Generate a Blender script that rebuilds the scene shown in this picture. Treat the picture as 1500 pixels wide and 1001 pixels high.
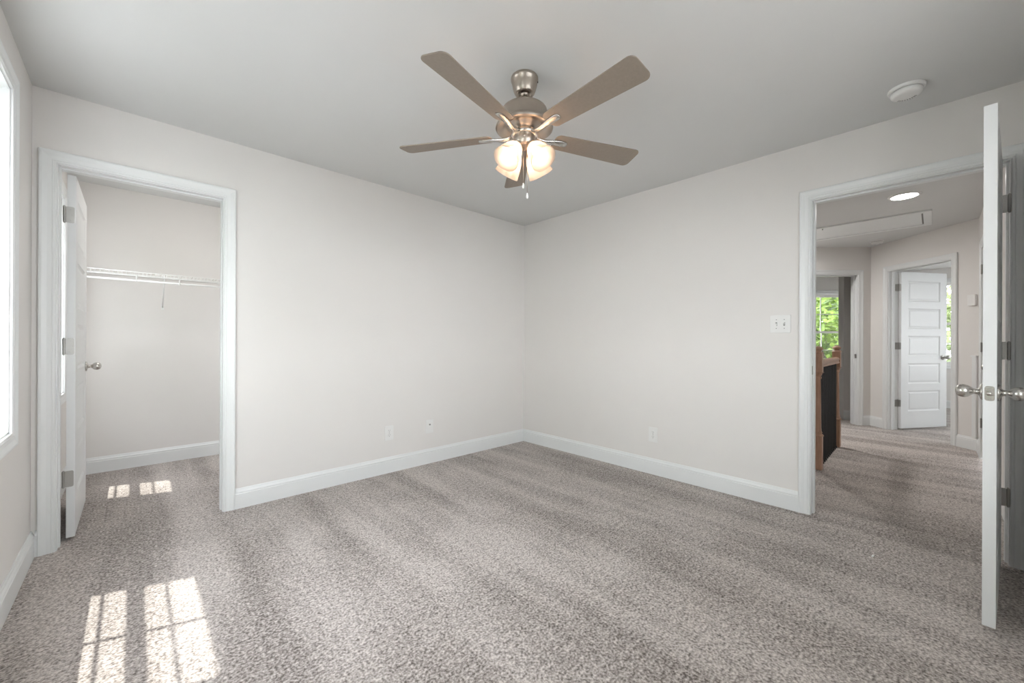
import bpy, bmesh, math, random
from mathutils import Vector, Matrix

for _o in list(bpy.data.objects):
    bpy.data.objects.remove(_o)
SC = bpy.context.scene
COL = SC.collection
R = math.radians
PI = math.pi
H = 2.44                      # ceiling height
WX = 3.606                    # bedroom width (x from -WX to 0)

# ------------------------------------------------------------------ camera
cam_d = bpy.data.cameras.new('camera')
cam = bpy.data.objects.new('camera', cam_d)
COL.objects.link(cam)
cam_d.sensor_width = 36.0
cam_d.lens = 585.4 / 1500 * 36.0
cam_d.clip_start = 0.02
cam_d.clip_end = 300
_F = Vector((0.68774618, 0.72595125, 0.0))
_R = Vector((0.72594466, -0.68773987, 0.00426779))
_U = _R.cross(_F)
m = Matrix((( _R.x, _U.x, -_F.x, -3.22275), (_R.y, _U.y, -_F.y, -3.20622), (_R.z, _U.z, -_F.z, 1.12628), (0, 0, 0, 1)))
cam.matrix_world = m
SC.camera = cam

# ------------------------------------------------------------------ world, sun, exposure
SC.view_settings.view_transform = 'Standard'
SC.view_settings.look = 'None'
SC.view_settings.gamma = 1.0
SC.view_settings.use_curve_mapping = False
SC.view_settings.exposure = 0.06
SUN_STRENGTH = 5.5
SKY_STRENGTH = 13.2

w = bpy.data.worlds.new('sky')
SC.world = w
w.use_nodes = True
nt = w.node_tree
nt.nodes.clear()
out = nt.nodes.new('ShaderNodeOutputWorld')
bg = nt.nodes.new('ShaderNodeBackground')
sky = nt.nodes.new('ShaderNodeTexSky')
sky.sky_type = 'PREETHAM'
sky.sun_direction = Vector((-0.33, 0.11, 0.94)).normalized()
sky.turbidity = 4.0
mx = nt.nodes.new('ShaderNodeMix')
mx.data_type = 'RGBA'
mx.inputs[0].default_value = 0.92
mx.inputs[7].default_value = (0.94, 0.955, 1.0, 1)
nt.links.new(sky.outputs[0], mx.inputs[6])
nt.links.new(mx.outputs[2], bg.inputs[0])
bg.inputs[1].default_value = SKY_STRENGTH
nt.links.new(bg.outputs[0], out.inputs[0])

sun_d = bpy.data.lights.new('sun', 'SUN')
sun_d.energy = SUN_STRENGTH
sun_d.angle = R(0.53)
sun_d.color = (1.0, 0.97, 0.92)
sun = bpy.data.objects.new('sun', sun_d)
COL.objects.link(sun)
sun.location = (-6, 2, 12)
sun.rotation_euler = Vector((0.335, -0.112, -1.0)).to_track_quat('-Z', 'Y').to_euler()


def portal(name, loc, direction, sx, sz):
    d = bpy.data.lights.new(name, 'AREA')
    d.shape = 'RECTANGLE'
    d.size = sx
    d.size_y = sz
    d.cycles.is_portal = True
    o = bpy.data.objects.new(name, d)
    COL.objects.link(o)
    o.location = loc
    o.rotation_euler = Vector(direction).to_track_quat('-Z', 'Y').to_euler()


# ------------------------------------------------------------------ materials
def new_mat(name):
    mt = bpy.data.materials.new(name)
    mt.use_nodes = True
    t = mt.node_tree
    b = t.nodes['Principled BSDF']
    return mt, t, b


def srgb(r, g, b):
    def f(c):
        c /= 255.0
        return c / 12.92 if c <= 0.04045 else ((c + 0.055) / 1.055) ** 2.4
    return (f(r), f(g), f(b), 1)


def noise(t, scale, detail=2.0, rough=0.5, vec=None):
    n = t.nodes.new('ShaderNodeTexNoise')
    n.inputs['Scale'].default_value = scale
    n.inputs['Detail'].default_value = detail
    n.inputs['Roughness'].default_value = rough
    if vec is not None:
        t.links.new(vec, n.inputs['Vector'])
    return n


def objco(t):
    return t.nodes.new('ShaderNodeTexCoord').outputs['Object']


def paint(name, col, rough=0.5, bump=0.0, bscale=300, spec=0.5):
    mt, t, b = new_mat(name)
    co = objco(t)
    n = noise(t, 3.0, 3, 0.6, co)
    mixn = t.nodes.new('ShaderNodeMix')
    mixn.data_type = 'RGBA'
    mixn.inputs[6].default_value = col
    mixn.inputs[7].default_value = (col[0] * 0.97, col[1] * 0.97, col[2] * 0.97, 1)
    t.links.new(n.outputs[0], mixn.inputs[0])
    t.links.new(mixn.outputs[2], b.inputs['Base Color'])
    b.inputs['Roughness'].default_value = rough
    b.inputs['Specular IOR Level'].default_value = spec
    if bump:
        n2 = noise(t, bscale, 2, 0.5, co)
        bp = t.nodes.new('ShaderNodeBump')
        bp.inputs['Strength'].default_value = bump
        bp.inputs['Distance'].default_value = 0.001
        t.links.new(n2.outputs[0], bp.inputs['Height'])
        t.links.new(bp.outputs[0], b.inputs['Normal'])
    return mt


M_WALL = paint('wall_paint', (0.835, 0.807, 0.780, 1), 0.75, 0.15, 250, 0.3)
M_CEIL = paint('ceiling_paint', (0.745, 0.745, 0.735, 1), 0.85, 0.1, 200, 0.2)
M_TRIM = paint('trim_paint', (0.85, 0.86, 0.855, 1), 0.32, 0.0)
M_DOOR = paint('door_paint', (0.80, 0.805, 0.80, 1), 0.4, 0.05, 120)
M_PLASTIC = paint('white_plastic', (0.87, 0.86, 0.84, 1), 0.3)
M_WIRE = paint('white_vinyl_wire', (0.88, 0.88, 0.86, 1), 0.3)
M_DARK = paint('dark_slot', (0.03, 0.03, 0.03, 1), 0.6)
M_GREYSLOT = paint('grey_slot', (0.25, 0.24, 0.23, 1), 0.6)
M_BLACK = paint('black_iron', (0.012, 0.012, 0.013, 1), 0.45)
M_TILE = paint('pale_floor_tile', (0.62, 0.64, 0.63, 1), 0.3)
M_TOE = paint('register_grey', (0.12, 0.12, 0.12, 1), 0.5)


def metal(name, col, rough, brushed=True):
    mt, t, b = new_mat(name)
    b.inputs['Base Color'].default_value = col
    b.inputs['Metallic'].default_value = 1.0
    b.inputs['Roughness'].default_value = rough
    co = objco(t)
    mp = t.nodes.new('ShaderNodeMapping')
    mp.inputs['Scale'].default_value = (1, 1, 60)
    t.links.new(co, mp.inputs[0])
    n = noise(t, 12, 2, 0.5, mp.outputs[0])
    mr = t.nodes.new('ShaderNodeMapRange')
    mr.inputs[3].default_value = rough * 0.85
    mr.inputs[4].default_value = rough * 1.25
    t.links.new(n.outputs[0], mr.inputs[0])
    t.links.new(mr.outputs[0], b.inputs['Roughness'])
    return mt


M_NICKEL = metal('brushed_nickel', (0.50, 0.44, 0.38, 1), 0.33)
M_SATIN = metal('satin_nickel_knob', (0.60, 0.58, 0.55, 1), 0.25)
M_HINGE = metal('satin_nickel_hinge', (0.45, 0.44, 0.42, 1), 0.4)


def wood(name, c1, c2):
    mt, t, b = new_mat(name)
    co = objco(t)
    mp = t.nodes.new('ShaderNodeMapping')
    mp.inputs['Scale'].default_value = (30, 30, 3)
    t.links.new(co, mp.inputs[0])
    n = noise(t, 2.5, 4, 0.6, mp.outputs[0])
    cr = t.nodes.new('ShaderNodeValToRGB')
    cr.color_ramp.elements[0].color = c1
    cr.color_ramp.elements[1].color = c2
    cr.color_ramp.elements[0].position = 0.3
    cr.color_ramp.elements[1].position = 0.7
    t.links.new(n.outputs[0], cr.inputs[0])
    t.links.new(cr.outputs[0], b.inputs['Base Color'])
    b.inputs['Roughness'].default_value = 0.4
    return mt


M_OAK = wood('oak_stain', (0.34, 0.19, 0.12, 1), (0.50, 0.31, 0.21, 1))
M_BLADE = wood('taupe_blade', (0.27, 0.225, 0.185, 1), (0.30, 0.25, 0.205, 1))
M_BLADE.node_tree.nodes['Principled BSDF'].inputs['Roughness'].default_value = 0.5


def make_carpet():
    mt, t, b = new_mat('carpet_pile')
    co = objco(t)
    fine = noise(t, 105, 2.0, 0.55, co)
    tuft = noise(t, 40, 2.0, 0.6, co)
    add = t.nodes.new('ShaderNodeMath')
    add.operation = 'MULTIPLY_ADD'
    add.inputs[1].default_value = 0.30
    t.links.new(tuft.outputs[0], add.inputs[0])
    mul = t.nodes.new('ShaderNodeMath')
    mul.operation = 'MULTIPLY'
    mul.inputs[1].default_value = 0.70
    t.links.new(fine.outputs[0], mul.inputs[0])
    t.links.new(mul.outputs[0], add.inputs[2])
    # brushed pile: the nap lies one way or the other in the vacuum's tracks
    mp = t.nodes.new('ShaderNodeMapping')
    mp.inputs['Rotation'].default_value = (0, 0, R(-6))
    mp.inputs['Scale'].default_value = (4.2, 0.42, 1)
    t.links.new(co, mp.inputs[0])
    nap = noise(t, 1.0, 3.0, 0.55, mp.outputs[0])
    patch = noise(t, 1.6, 3.0, 0.6, co)
    a2 = t.nodes.new('ShaderNodeMath')
    a2.operation = 'MULTIPLY_ADD'
    a2.inputs[1].default_value = 0.62
    t.links.new(nap.outputs[0], a2.inputs[0])
    m2 = t.nodes.new('ShaderNodeMath')
    m2.operation = 'MULTIPLY'
    m2.inputs[1].default_value = 0.38
    t.links.new(patch.outputs[0], m2.inputs[0])
    t.links.new(m2.outputs[0], a2.inputs[2])
    # shift of the yarn colour by the nap
    mr = t.nodes.new('ShaderNodeMapRange')
    mr.inputs[1].default_value = 0.40
    mr.inputs[2].default_value = 0.58
    mr.inputs[3].default_value = -0.05
    mr.inputs[4].default_value = 0.05
    t.links.new(a2.outputs[0], mr.inputs[0])
    s = t.nodes.new('ShaderNodeMath')
    s.operation = 'ADD'
    t.links.new(add.outputs[0], s.inputs[0])
    t.links.new(mr.outputs[0], s.inputs[1])
    cr = t.nodes.new('ShaderNodeValToRGB')
    e = cr.color_ramp.elements
    e[0].position = 0.34
    e[0].color = (0.13, 0.109, 0.096, 1)
    e[1].position = 0.64
    e[1].color = (0.68, 0.62, 0.58, 1)
    mid = e.new(0.49)
    mid.color = (0.395, 0.349, 0.322, 1)
    t.links.new(s.outputs[0], cr.inputs[0])
    t.links.new(cr.outputs[0], b.inputs['Base Color'])
    b.inputs['Roughness'].default_value = 1.0
    b.inputs['Specular IOR Level'].default_value = 0.05
    b.inputs['Sheen Weight'].default_value = 0.15
    bp = t.nodes.new('ShaderNodeBump')
    bp.inputs['Strength'].default_value = 0.7
    bp.inputs['Distance'].default_value = 0.006
    t.links.new(add.outputs[0], bp.inputs['Height'])
    t.links.new(bp.outputs[0], b.inputs['Normal'])
    return mt


M_CARPET = make_carpet()


def make_glass():
    mt, t, b = new_mat('window_glass')
    t.nodes.remove(b)
    o = t.nodes['Material Output']
    tr = t.nodes.new('ShaderNodeBsdfTransparent')
    tr.inputs[0].default_value = (0.97, 0.985, 0.975, 1)
    gl = t.nodes.new('ShaderNodeBsdfGlossy')
    gl.inputs['Roughness'].default_value = 0.02
    mixs = t.nodes.new('ShaderNodeMixShader')
    mixs.inputs[0].default_value = 0.05
    t.links.new(tr.outputs[0], mixs.inputs[1])
    t.links.new(gl.outputs[0], mixs.inputs[2])
    t.links.new(mixs.outputs[0], o.inputs[0])
    return mt


M_GLASS = make_glass()


def make_shade():
    mt, t, b = new_mat('frosted_lamp_glass')
    t.nodes.remove(b)
    o = t.nodes['Material Output']
    tr = t.nodes.new('ShaderNodeBsdfTranslucent')
    tr.inputs[0].default_value = (0.74, 0.69, 0.64, 1)
    df = t.nodes.new('ShaderNodeBsdfDiffuse')
    df.inputs[0].default_value = (0.66, 0.61, 0.57, 1)
    m1 = t.nodes.new('ShaderNodeMixShader')
    m1.inputs[0].default_value = 0.30
    t.links.new(tr.outputs[0], m1.inputs[1])
    t.links.new(df.outputs[0], m1.inputs[2])
    gl = t.nodes.new('ShaderNodeBsdfGlossy')
    gl.inputs['Roughness'].default_value = 0.25
    tp = t.nodes.new('ShaderNodeBsdfTransparent')
    tp.inputs[0].default_value = (1.0, 0.93, 0.86, 1)
    m3 = t.nodes.new('ShaderNodeMixShader')
    m3.inputs[0].default_value = 0.30
    t.links.new(m1.outputs[0], m3.inputs[1])
    t.links.new(tp.outputs[0], m3.inputs[2])
    m2 = t.nodes.new('ShaderNodeMixShader')
    m2.inputs[0].default_value = 0.04
    t.links.new(m3.outputs[0], m2.inputs[1])
    t.links.new(gl.outputs[0], m2.inputs[2])
    t.links.new(m2.outputs[0], o.inputs[0])
    return mt


M_SHADE = make_shade()


def emit(name, col, st):
    mt, t, b = new_mat(name)
    b.inputs['Base Color'].default_value = (0.8, 0.8, 0.8, 1)
    b.inputs['Emission Color'].default_value = col
    b.inputs['Emission Strength'].default_value = st
    return mt


M_BULB = emit('warm_bulb', (1.0, 0.73, 0.52, 1), 24.0)
M_LED = emit('led_lens', (1.0, 0.97, 0.93, 1), 32.0)
M_LED2 = emit('added_led_lens', (1.0, 0.985, 0.965, 1), 390.0)  # strong emission for the extra hall light, out of view
M_DOME = emit('added_closet_dome', (1.0, 0.97, 0.93, 1), 26.0)  # emission for the extra closet light, out of view


def leafmat(name, c1, c2):
    mt, t, b = new_mat(name)
    co = objco(t)
    n = noise(t, 1.5, 5, 0.7, co)
    cr = t.nodes.new('ShaderNodeValToRGB')
    cr.color_ramp.elements[0].position = 0.35
    cr.color_ramp.elements[1].position = 0.65
    cr.color_ramp.elements[0].color = c1
    cr.color_ramp.elements[1].color = c2
    t.links.new(n.outputs[0], cr.inputs[0])
    o = t.nodes['Material Output']
    tl = t.nodes.new('ShaderNodeBsdfTranslucent')
    t.links.new(cr.outputs[0], tl.inputs[0])
    t.links.new(cr.outputs[0], b.inputs['Base Color'])
    b.inputs['Roughness'].default_value = 0.6
    ms = t.nodes.new('ShaderNodeMixShader')
    ms.inputs[0].default_value = 0.4
    t.links.new(b.outputs[0], ms.inputs[1])
    t.links.new(tl.outputs[0], ms.inputs[2])
    t.links.new(ms.outputs[0], o.inputs[0])
    return mt


M_LEAF = leafmat('bright_leaves', (0.03, 0.07, 0.012, 1), (0.27, 0.38, 0.07, 1))
M_LEAF2 = leafmat('pale_leaves', (0.07, 0.10, 0.04, 1), (0.36, 0.42, 0.20, 1))
M_BARK = paint('bark', (0.09, 0.07, 0.05, 1), 0.9)
M_GRASS = paint('pale_ground', (0.29, 0.29, 0.285, 1), 0.95)


# ------------------------------------------------------------------ geometry helpers
class Fr:
    """local frame: s along u, t along n, z up"""
    def __init__(self, o, u, n=None):
        self.o = Vector((o[0], o[1], o[2] if len(o) > 2 else 0.0))
        self.u = Vector((u[0], u[1], 0)).normalized()
        self.n = Vector((n[0], n[1], 0)).normalized() if n else Vector((-self.u.y, self.u.x, 0))

    def P(self, s, t, z):
        return self.o + self.u * s + self.n * t + Vector((0, 0, z))


class MB:
    def __init__(self):
        self.v = []
        self.f = []
        self.sm = []

    def add(self, vs, fs, smooth=False):
        b = len(self.v)
        self.v += [Vector(x) for x in vs]
        for f in fs:
            self.f.append([i + b for i in f])
            self.sm.append(smooth)

    def hexa(self, p):
        self.add(p, [(0, 1, 2, 3), (7, 6, 5, 4), (0, 4, 5, 1), (1, 5, 6, 2), (2, 6, 7, 3), (3, 7, 4, 0)])
        return self

    def box(self, fr, s0, s1, t0, t1, z0, z1):
        self.hexa([fr.P(s0, t0, z0), fr.P(s1, t0, z0), fr.P(s1, t1, z0), fr.P(s0, t1, z0),
                   fr.P(s0, t0, z1), fr.P(s1, t0, z1), fr.P(s1, t1, z1), fr.P(s0, t1, z1)])
        return self

    def prism(self, pts, z0, z1):
        n = len(pts)
        self.add([(x, y, z0) for x, y in pts] + [(x, y, z1) for x, y in pts],
                 [tuple(range(n))[::-1], tuple(range(n, 2 * n))] + [(i, (i + 1) % n, n + (i + 1) % n, n + i) for i in range(n)])
        return self

    def lathe(self, o, axis, prof, seg=32, smooth=True, flip=None):
        o = Vector(o)
        a = Vector(axis).normalized()
        e1 = a.orthogonal().normalized()
        e2 = a.cross(e1)
        vs, fs = [], []
        for (h, r) in prof:
            for k in range(seg):
                th = 2 * PI * k / seg
                vs.append(o + a * h + (e1 * math.cos(th) + e2 * math.sin(th)) * max(r, 1e-5))
        for i in range(len(prof) - 1):
            for k in range(seg):
                k2 = (k + 1) % seg
                fs.append((i * seg + k, i * seg + k2, (i + 1) * seg + k2, (i + 1) * seg + k))
        self.add(vs, fs, smooth)
        return self

    def tube(self, pts, r, seg=8, closed_ends=True):
        pts = [Vector(p) for p in pts]
        vs, fs = [], []
        up = None
        for i, p in enumerate(pts):
            if i == 0:
                d = pts[1] - p
            elif i == len(pts) - 1:
                d = p - pts[i - 1]
            else:
                d = pts[i + 1] - pts[i - 1]
            d.normalize()
            if up is None:
                up = d.orthogonal().normalized()
            e1 = (up - d * up.dot(d)).normalized()
            up = e1
            e2 = d.cross(e1)
            rr = r[i] if isinstance(r, (list, tuple)) else r
            for k in range(seg):
                th = 2 * PI * k / seg
                vs.append(p + (e1 * math.cos(th) + e2 * math.sin(th)) * rr)
        for i in range(len(pts) - 1):
            for k in range(seg):
                k2 = (k + 1) % seg
                fs.append((i * seg + k, i * seg + k2, (i + 1) * seg + k2, (i + 1) * seg + k))
        if closed_ends:
            fs.append(tuple(range(seg))[::-1])
            n = (len(pts) - 1) * seg
            fs.append(tuple(range(n, n + seg)))
        self.add(vs, fs, seg > 5)
        return self

    def ring(self, fr, s0, s1, z0, z1, wd, t0, t1, wb=None, wt=None):
        wb = wd if wb is None else wb
        wt = wd if wt is None else wt
        self.box(fr, s0, s0 + wd, t0, t1, z0, z1)
        self.box(fr, s1 - wd, s1, t0, t1, z0, z1)
        self.box(fr, s0 + wd, s1 - wd, t0, t1, z0, z0 + wb)
        self.box(fr, s0 + wd, s1 - wd, t0, t1, z1 - wt, z1)
        return self

    def build(self, name, mat, parent=None, bevel=0.0, autosm=False, origin=None, recalc=True, merge=False, bseg=2):
        me = bpy.data.meshes.new(name)
        off = Vector(origin) if origin is not None else Vector((0, 0, 0))
        me.from_pydata([tuple(p - off) for p in self.v], [], self.f)
        me.polygons.foreach_set('use_smooth', self.sm)
        if recalc or merge:
            bm = bmesh.new()
            bm.from_mesh(me)
            if merge:
                bmesh.ops.remove_doubles(bm, verts=bm.verts, dist=1e-5)
            bmesh.ops.recalc_face_normals(bm, faces=bm.faces)
            bm.to_mesh(me)
            bm.free()
        me.materials.append(mat)
        o = bpy.data.objects.new(name, me)
        o.location = off
        COL.objects.link(o)
        if parent is not None:
            o.parent = parent
            o.matrix_parent_inverse = Matrix.Translation(parent.location).inverted() if parent.parent is None else parent_world(parent).inverted()
        if bevel:
            md = o.modifiers.new('bevel', 'BEVEL')
            md.width = bevel
            md.segments = bseg
            md.limit_method = 'ANGLE'
            md.angle_limit = R(40)
        return o


def parent_world(p):
    mt = Matrix.Translation(p.location)
    if p.parent is not None:
        mt = parent_world(p.parent) @ p.matrix_parent_inverse @ mt
    return mt


def empty(name, loc, parent=None):
    o = bpy.data.objects.new(name, None)
    o.empty_display_size = 0.05
    COL.objects.link(o)
    o.location = loc
    if parent is not None:
        o.parent = parent
        o.matrix_parent_inverse = parent_world(parent).inverted()
    return o


def struct(o, label=None):
    o['kind'] = 'structure'
    if label:
        o['label'] = label
    return o


def tag(o, label, cat, group=None, kind=None):
    o['label'] = label
    o['category'] = cat
    if group:
        o['group'] = group
    if kind:
        o['kind'] = kind
    return o


def wall(name, fr, s0, s1, t0, t1, ops=(), z0=0.0, z1=H, mat=None, label=None):
    """wall with rectangular openings (a, b, za, zb)"""
    m_ = MB()
    cur = s0
    for (a, b, za, zb) in sorted(ops):
        m_.box(fr, cur, a, t0, t1, z0, z1)
        if za > z0:
            m_.box(fr, a, b, t0, t1, z0, za)
        if zb < z1:
            m_.box(fr, a, b, t0, t1, zb, z1)
        cur = b
    m_.box(fr, cur, s1, t0, t1, z0, z1)
    return struct(m_.build(name, mat or M_WALL, merge=False), label)


CAS = [(0, 0), (0, .008), (.003, .010), (.010, .010), (.013, .0125), (.016, .0115), (.032, .0125), (.044, .0165),
       (.050, .0185), (.058, .0185), (.062, .016), (.062, 0)]


def casing(m_, fr, s0, s1, z0, z1, side=-1, closed=False, t=0.0):
    """moulded casing round an opening; side -1 stands out towards -t"""
    paths = []
    for (wd, d) in CAS:
        tt = t + side * d
        if closed:
            paths.append([fr.P(s0 - wd, tt, z0 - wd), fr.P(s0 - wd, tt, z1 + wd), fr.P(s1 + wd, tt, z1 + wd), fr.P(s1 + wd, tt, z0 - wd)])
        else:
            paths.append([fr.P(s0 - wd, tt, z0), fr.P(s0 - wd, tt, z1 + wd), fr.P(s1 + wd, tt, z1 + wd), fr.P(s1 + wd, tt, z0)])
    n = len(CAS)
    vs = [p for pa in paths for p in pa]
    fs = []
    segs = [(0, 1), (1, 2), (2, 3)] + ([(3, 0)] if closed else [])
    for i in range(n - 1):
        for a, b in segs:
            fs.append((i * 4 + a, i * 4 + b, (i + 1) * 4 + b, (i + 1) * 4 + a))
    for a, b in segs:
        fs.append(((n - 1) * 4 + a, (n - 1) * 4 + b, b, a))
    if not closed:
        fs.append(tuple(i * 4 for i in range(n)))
        fs.append(tuple(i * 4 + 3 for i in range(n))[::-1])
    m_.add(vs, fs)


BASE = [(0, 0), (0, .015), (.098, .015), (.101, .0125), (.105, .0125), (.108, .0145), (.113, .013), (.121, .008),
        (.130, .0055), (.134, .004), (.134, 0)]


def baseboard(name, fr, runs, side=-1, t=0.0):
    m_ = MB()
    n = len(BASE)
    for (s0, s1) in runs:
        vs = [fr.P(s0, t + side * d, z) for z, d in BASE] + [fr.P(s1, t + side * d, z) for z, d in BASE]
        fs = [(i, (i + 1) % n, n + (i + 1) % n, n + i) for i in range(n)] + [tuple(range(n)), tuple(range(n, 2 * n))[::-1]]
        m_.add(vs, fs)
    return struct(m_.build(name, M_TRIM))


def door_trim(name, fr, s0, s1, z1, thick, both=True, stop_t=0.05, label=None, st=.010):
    """jamb boards, stop and casings of a doorway; clear opening s0..s1, 0..z1"""
    m_ = MB()
    j = 0.018
    m_.box(fr, s0 - j, s0, 0, thick, 0, z1 + j)
    m_.box(fr, s1, s1 + j, 0, thick, 0, z1 + j)
    m_.box(fr, s0, s1, 0, thick, z1, z1 + j)
    for a, b in ((s0, s0 + st), (s1 - st, s1)):
        m_.box(fr, a, b, stop_t, stop_t + .034, 0, z1)
    m_.box(fr, s0 + st, s1 - st, stop_t, stop_t + .034, z1 - st, z1)
    casing(m_, fr, s0 - .005, s1 + .005, 0, z1 + .005, -1)
    if both:
        casing(m_, fr, s0 - .005, s1 + .005, 0, z1 + .005, 1, t=thick)
    return struct(m_.build(name, M_TRIM), label)


def slab(fr, wd, z0, h, th, parent, name='slab', stile=.112, top=.117, panel=.265, gap=.092, npan=5):
    """moulded five panel door leaf, s 0..wd, t 0..th"""
    m_ = MB()
    zb = z0 + h - top
    pans = []
    for k in range(npan):
        pans.append((zb - panel, zb))
        zb -= panel + gap
    pans = pans[::-1]
    zs = [z0]
    for a, b in pans:
        zs += [a, b]
    zs.append(z0 + h)
    ss = [0, stile, wd - stile, wd]
    for tt, sg in ((0, 1), (th, -1)):
        for i in range(3):
            for k in range(len(zs) - 1):
                s0, s1, a, b = ss[i], ss[i + 1], zs[k], zs[k + 1]
                if i == 1 and k % 2 == 1:
                    loops = []
                    for ins, dep in ((0, 0), (.004, .003), (.014, .008), (.024, .008), (.036, .004)):
                        loops.append([fr.P(s0 + ins, tt + sg * dep, a + ins), fr.P(s1 - ins, tt + sg * dep, a + ins),
                                      fr.P(s1 - ins, tt + sg * dep, b - ins), fr.P(s0 + ins, tt + sg * dep, b - ins)])
                    vs = [p for l in loops for p in l]
                    fs = []
                    for q in range(len(loops) - 1):
                        for c in range(4):
                            fs.append((q * 4 + c, q * 4 + (c + 1) % 4, (q + 1) * 4 + (c + 1) % 4, (q + 1) * 4 + c))
                    q = (len(loops) - 1) * 4
                    fs.append((q, q + 1, q + 2, q + 3))
                    m_.add(vs, fs)
                else:
                    m_.add([fr.P(s0, tt, a), fr.P(s1, tt, a), fr.P(s1, tt, b), fr.P(s0, tt, b)], [(0, 1, 2, 3)])
    for k in range(len(zs) - 1):
        for s in (0, wd):
            m_.add([fr.P(s, 0, zs[k]), fr.P(s, th, zs[k]), fr.P(s, th, zs[k + 1]), fr.P(s, 0, zs[k + 1])], [(0, 1, 2, 3)])
    for i in range(3):
        for z in (z0, z0 + h):
            m_.add([fr.P(ss[i], 0, z), fr.P(ss[i + 1], 0, z), fr.P(ss[i + 1], th, z), fr.P(ss[i], th, z)], [(0, 1, 2, 3)])
    return m_.build(name, M_DOOR, parent, merge=True)


KNOB = [(0, .0), (0, .033), (.004, .033), (.008, .030), (.010, .022), (.013, .014), (.016, .0115), (.022, .0105), (.027, .0115),
        (.030, .0140), (.032, .0150), (.036, .0195), (.042, .0238), (.049, .0262), (.057, .0265), (.065, .0240), (.071, .0190), (.0755, .0110), (.077, 0)]


def knob(fr, s, t, z, side, parent, mat=None, k=1.0):
    m_ = MB()
    m_.lathe(fr.P(s, t, z), fr.n * side, [(a * k, r * k) for a, r in KNOB], 28)
    return m_.build('knob', mat or M_SATIN, parent)


def rounded_plate(m_, c, ax, ay, az, wd, h, th, rad, seg=5):
    """plate centred at c, width along ax, height along az, thickness along ay (starting at c)"""
    pts = []
    for cx, cz, a0 in ((wd / 2 - rad, h / 2 - rad, 0), (-wd / 2 + rad, h / 2 - rad, 90), (-wd / 2 + rad, -h / 2 + rad, 180), (wd / 2 - rad, -h / 2 + rad, 270)):
        for k in range(seg + 1):
            a = R(a0 + 90 * k / seg)
            pts.append((cx + rad * math.cos(a), cz + rad * math.sin(a)))
    n = len(pts)
    c = Vector(c)
    vs = [c + ax * x + az * z for x, z in pts] + [c + ax * x + az * z + ay * th for x, z in pts]
    m_.add(vs, [tuple(range(n))[::-1], tuple(range(n, 2 * n))] + [(i, (i + 1) % n, n + (i + 1) % n, n + i) for i in range(n)])


ZV = Vector((0, 0, 1))


def hinge(pin, z, leafs, parent, h=.09):
    """barrel round the pin, leafs = [(start point xy, direction, normal)]"""
    m_ = MB()
    p = Vector((pin[0], pin[1], 0))
    for k in range(5):
        a = z - h / 2 + h * k / 5
        m_.lathe(p + ZV * a, ZV, [(0, 0), (0, .0062), (h / 5 - .001, .0062), (h / 5 - .001, 0)], 14, smooth=False)
    m_.lathe(p + ZV * (z - h / 2 - .003), ZV, [(0, 0), (0, .004), (h + .006, .004), (h + .006, 0)], 12, smooth=False)
    for (a, d, n_) in leafs:
        a = Vector((a[0], a[1], 0))
        d = Vector((d[0], d[1], 0)).normalized()
        n_ = Vector((n_[0], n_[1], 0)).normalized()
        rounded_plate(m_, a + d * .016 + ZV * z, d, n_, ZV, .034, h, .002, .008)
        for q in (-.03, 0, .03):
            m_.lathe(a + d * (.018 + (.006 if q == 0 else 0)) + ZV * (z + q) + n_ * .002, n_, [(0, .0035), (.0007, .003), (.0007, 0)], 10, smooth=False)
    return m_.build('hinge', M_HINGE, parent)


def window_unit(name, fr, s0, s1, z0, z1, tg, thick, label, cols=2, rows=2, casing_on=True, panes=True):
    """double hung window in opening s0..s1, z0..z1 of a wall t 0..thick"""
    root = empty(name, fr.P((s0 + s1) / 2, 0, z0))
    struct(root, label)
    m_ = MB()
    m_.ring(fr, s0, s1, z0, z1, .012, 0, thick)
    m_.build('window_liner', M_TRIM, root)
    m_ = MB()
    m_.ring(fr, s0 + .012, s1 - .012, z0 + .012, z1 - .012, .016, tg - .03, thick - .002)
    m_.build('window_frame', M_PLASTIC, root)
    if casing_on:
        m_ = MB()
        casing(m_, fr, s0 + .004, s1 - .004, z0 + .004, z1 - .004, -1, closed=True)
        m_.build('window_casing', M_TRIM, root)
    a, b, c, d = s0 + .028, s1 - .028, z0 + .028, z1 - .028
    mid = (c + d) / 2
    for (q0, q1, t0, nm) in ((c, mid + .02, tg - .022, 'lower_sash'), (mid - .02, d, tg + .002, 'upper_sash')):
        m_ = MB()
        m_.ring(fr, a, b, q0, q1, .026, t0, t0 + .022, wb=.036, wt=.036)
        sash = m_.build(nm, M_PLASTIC, root)
        if rows > 1 or cols > 1:
            m_ = MB()
            for k in range(1, cols):
                x = a + (b - a) * k / cols
                m_.box(fr, x - .008, x + .008, t0 + .006, t0 + .016, q0 + .036, q1 - .036)
            for k in range(1, rows):
                zz = q0 + (q1 - q0) * k / rows
                m_.box(fr, a + .026, b - .026, t0 + .0065, t0 + .0155, zz - .008, zz + .008)
            m_.build('muntin', M_PLASTIC, sash)
        if panes:
            m_ = MB()
            m_.box(fr, a + .026, b - .026, t0 + .010, t0 + .012, q0 + .036, q1 - .036)
            m_.build('pane', M_GLASS, sash)
    c0 = fr.P((s0 + s1) / 2, -.02, (z0 + z1) / 2)
    portal('daylight_' + name, c0, -fr.n, s1 - s0 + .02, z1 - z0 + .02)
    return root


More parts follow.
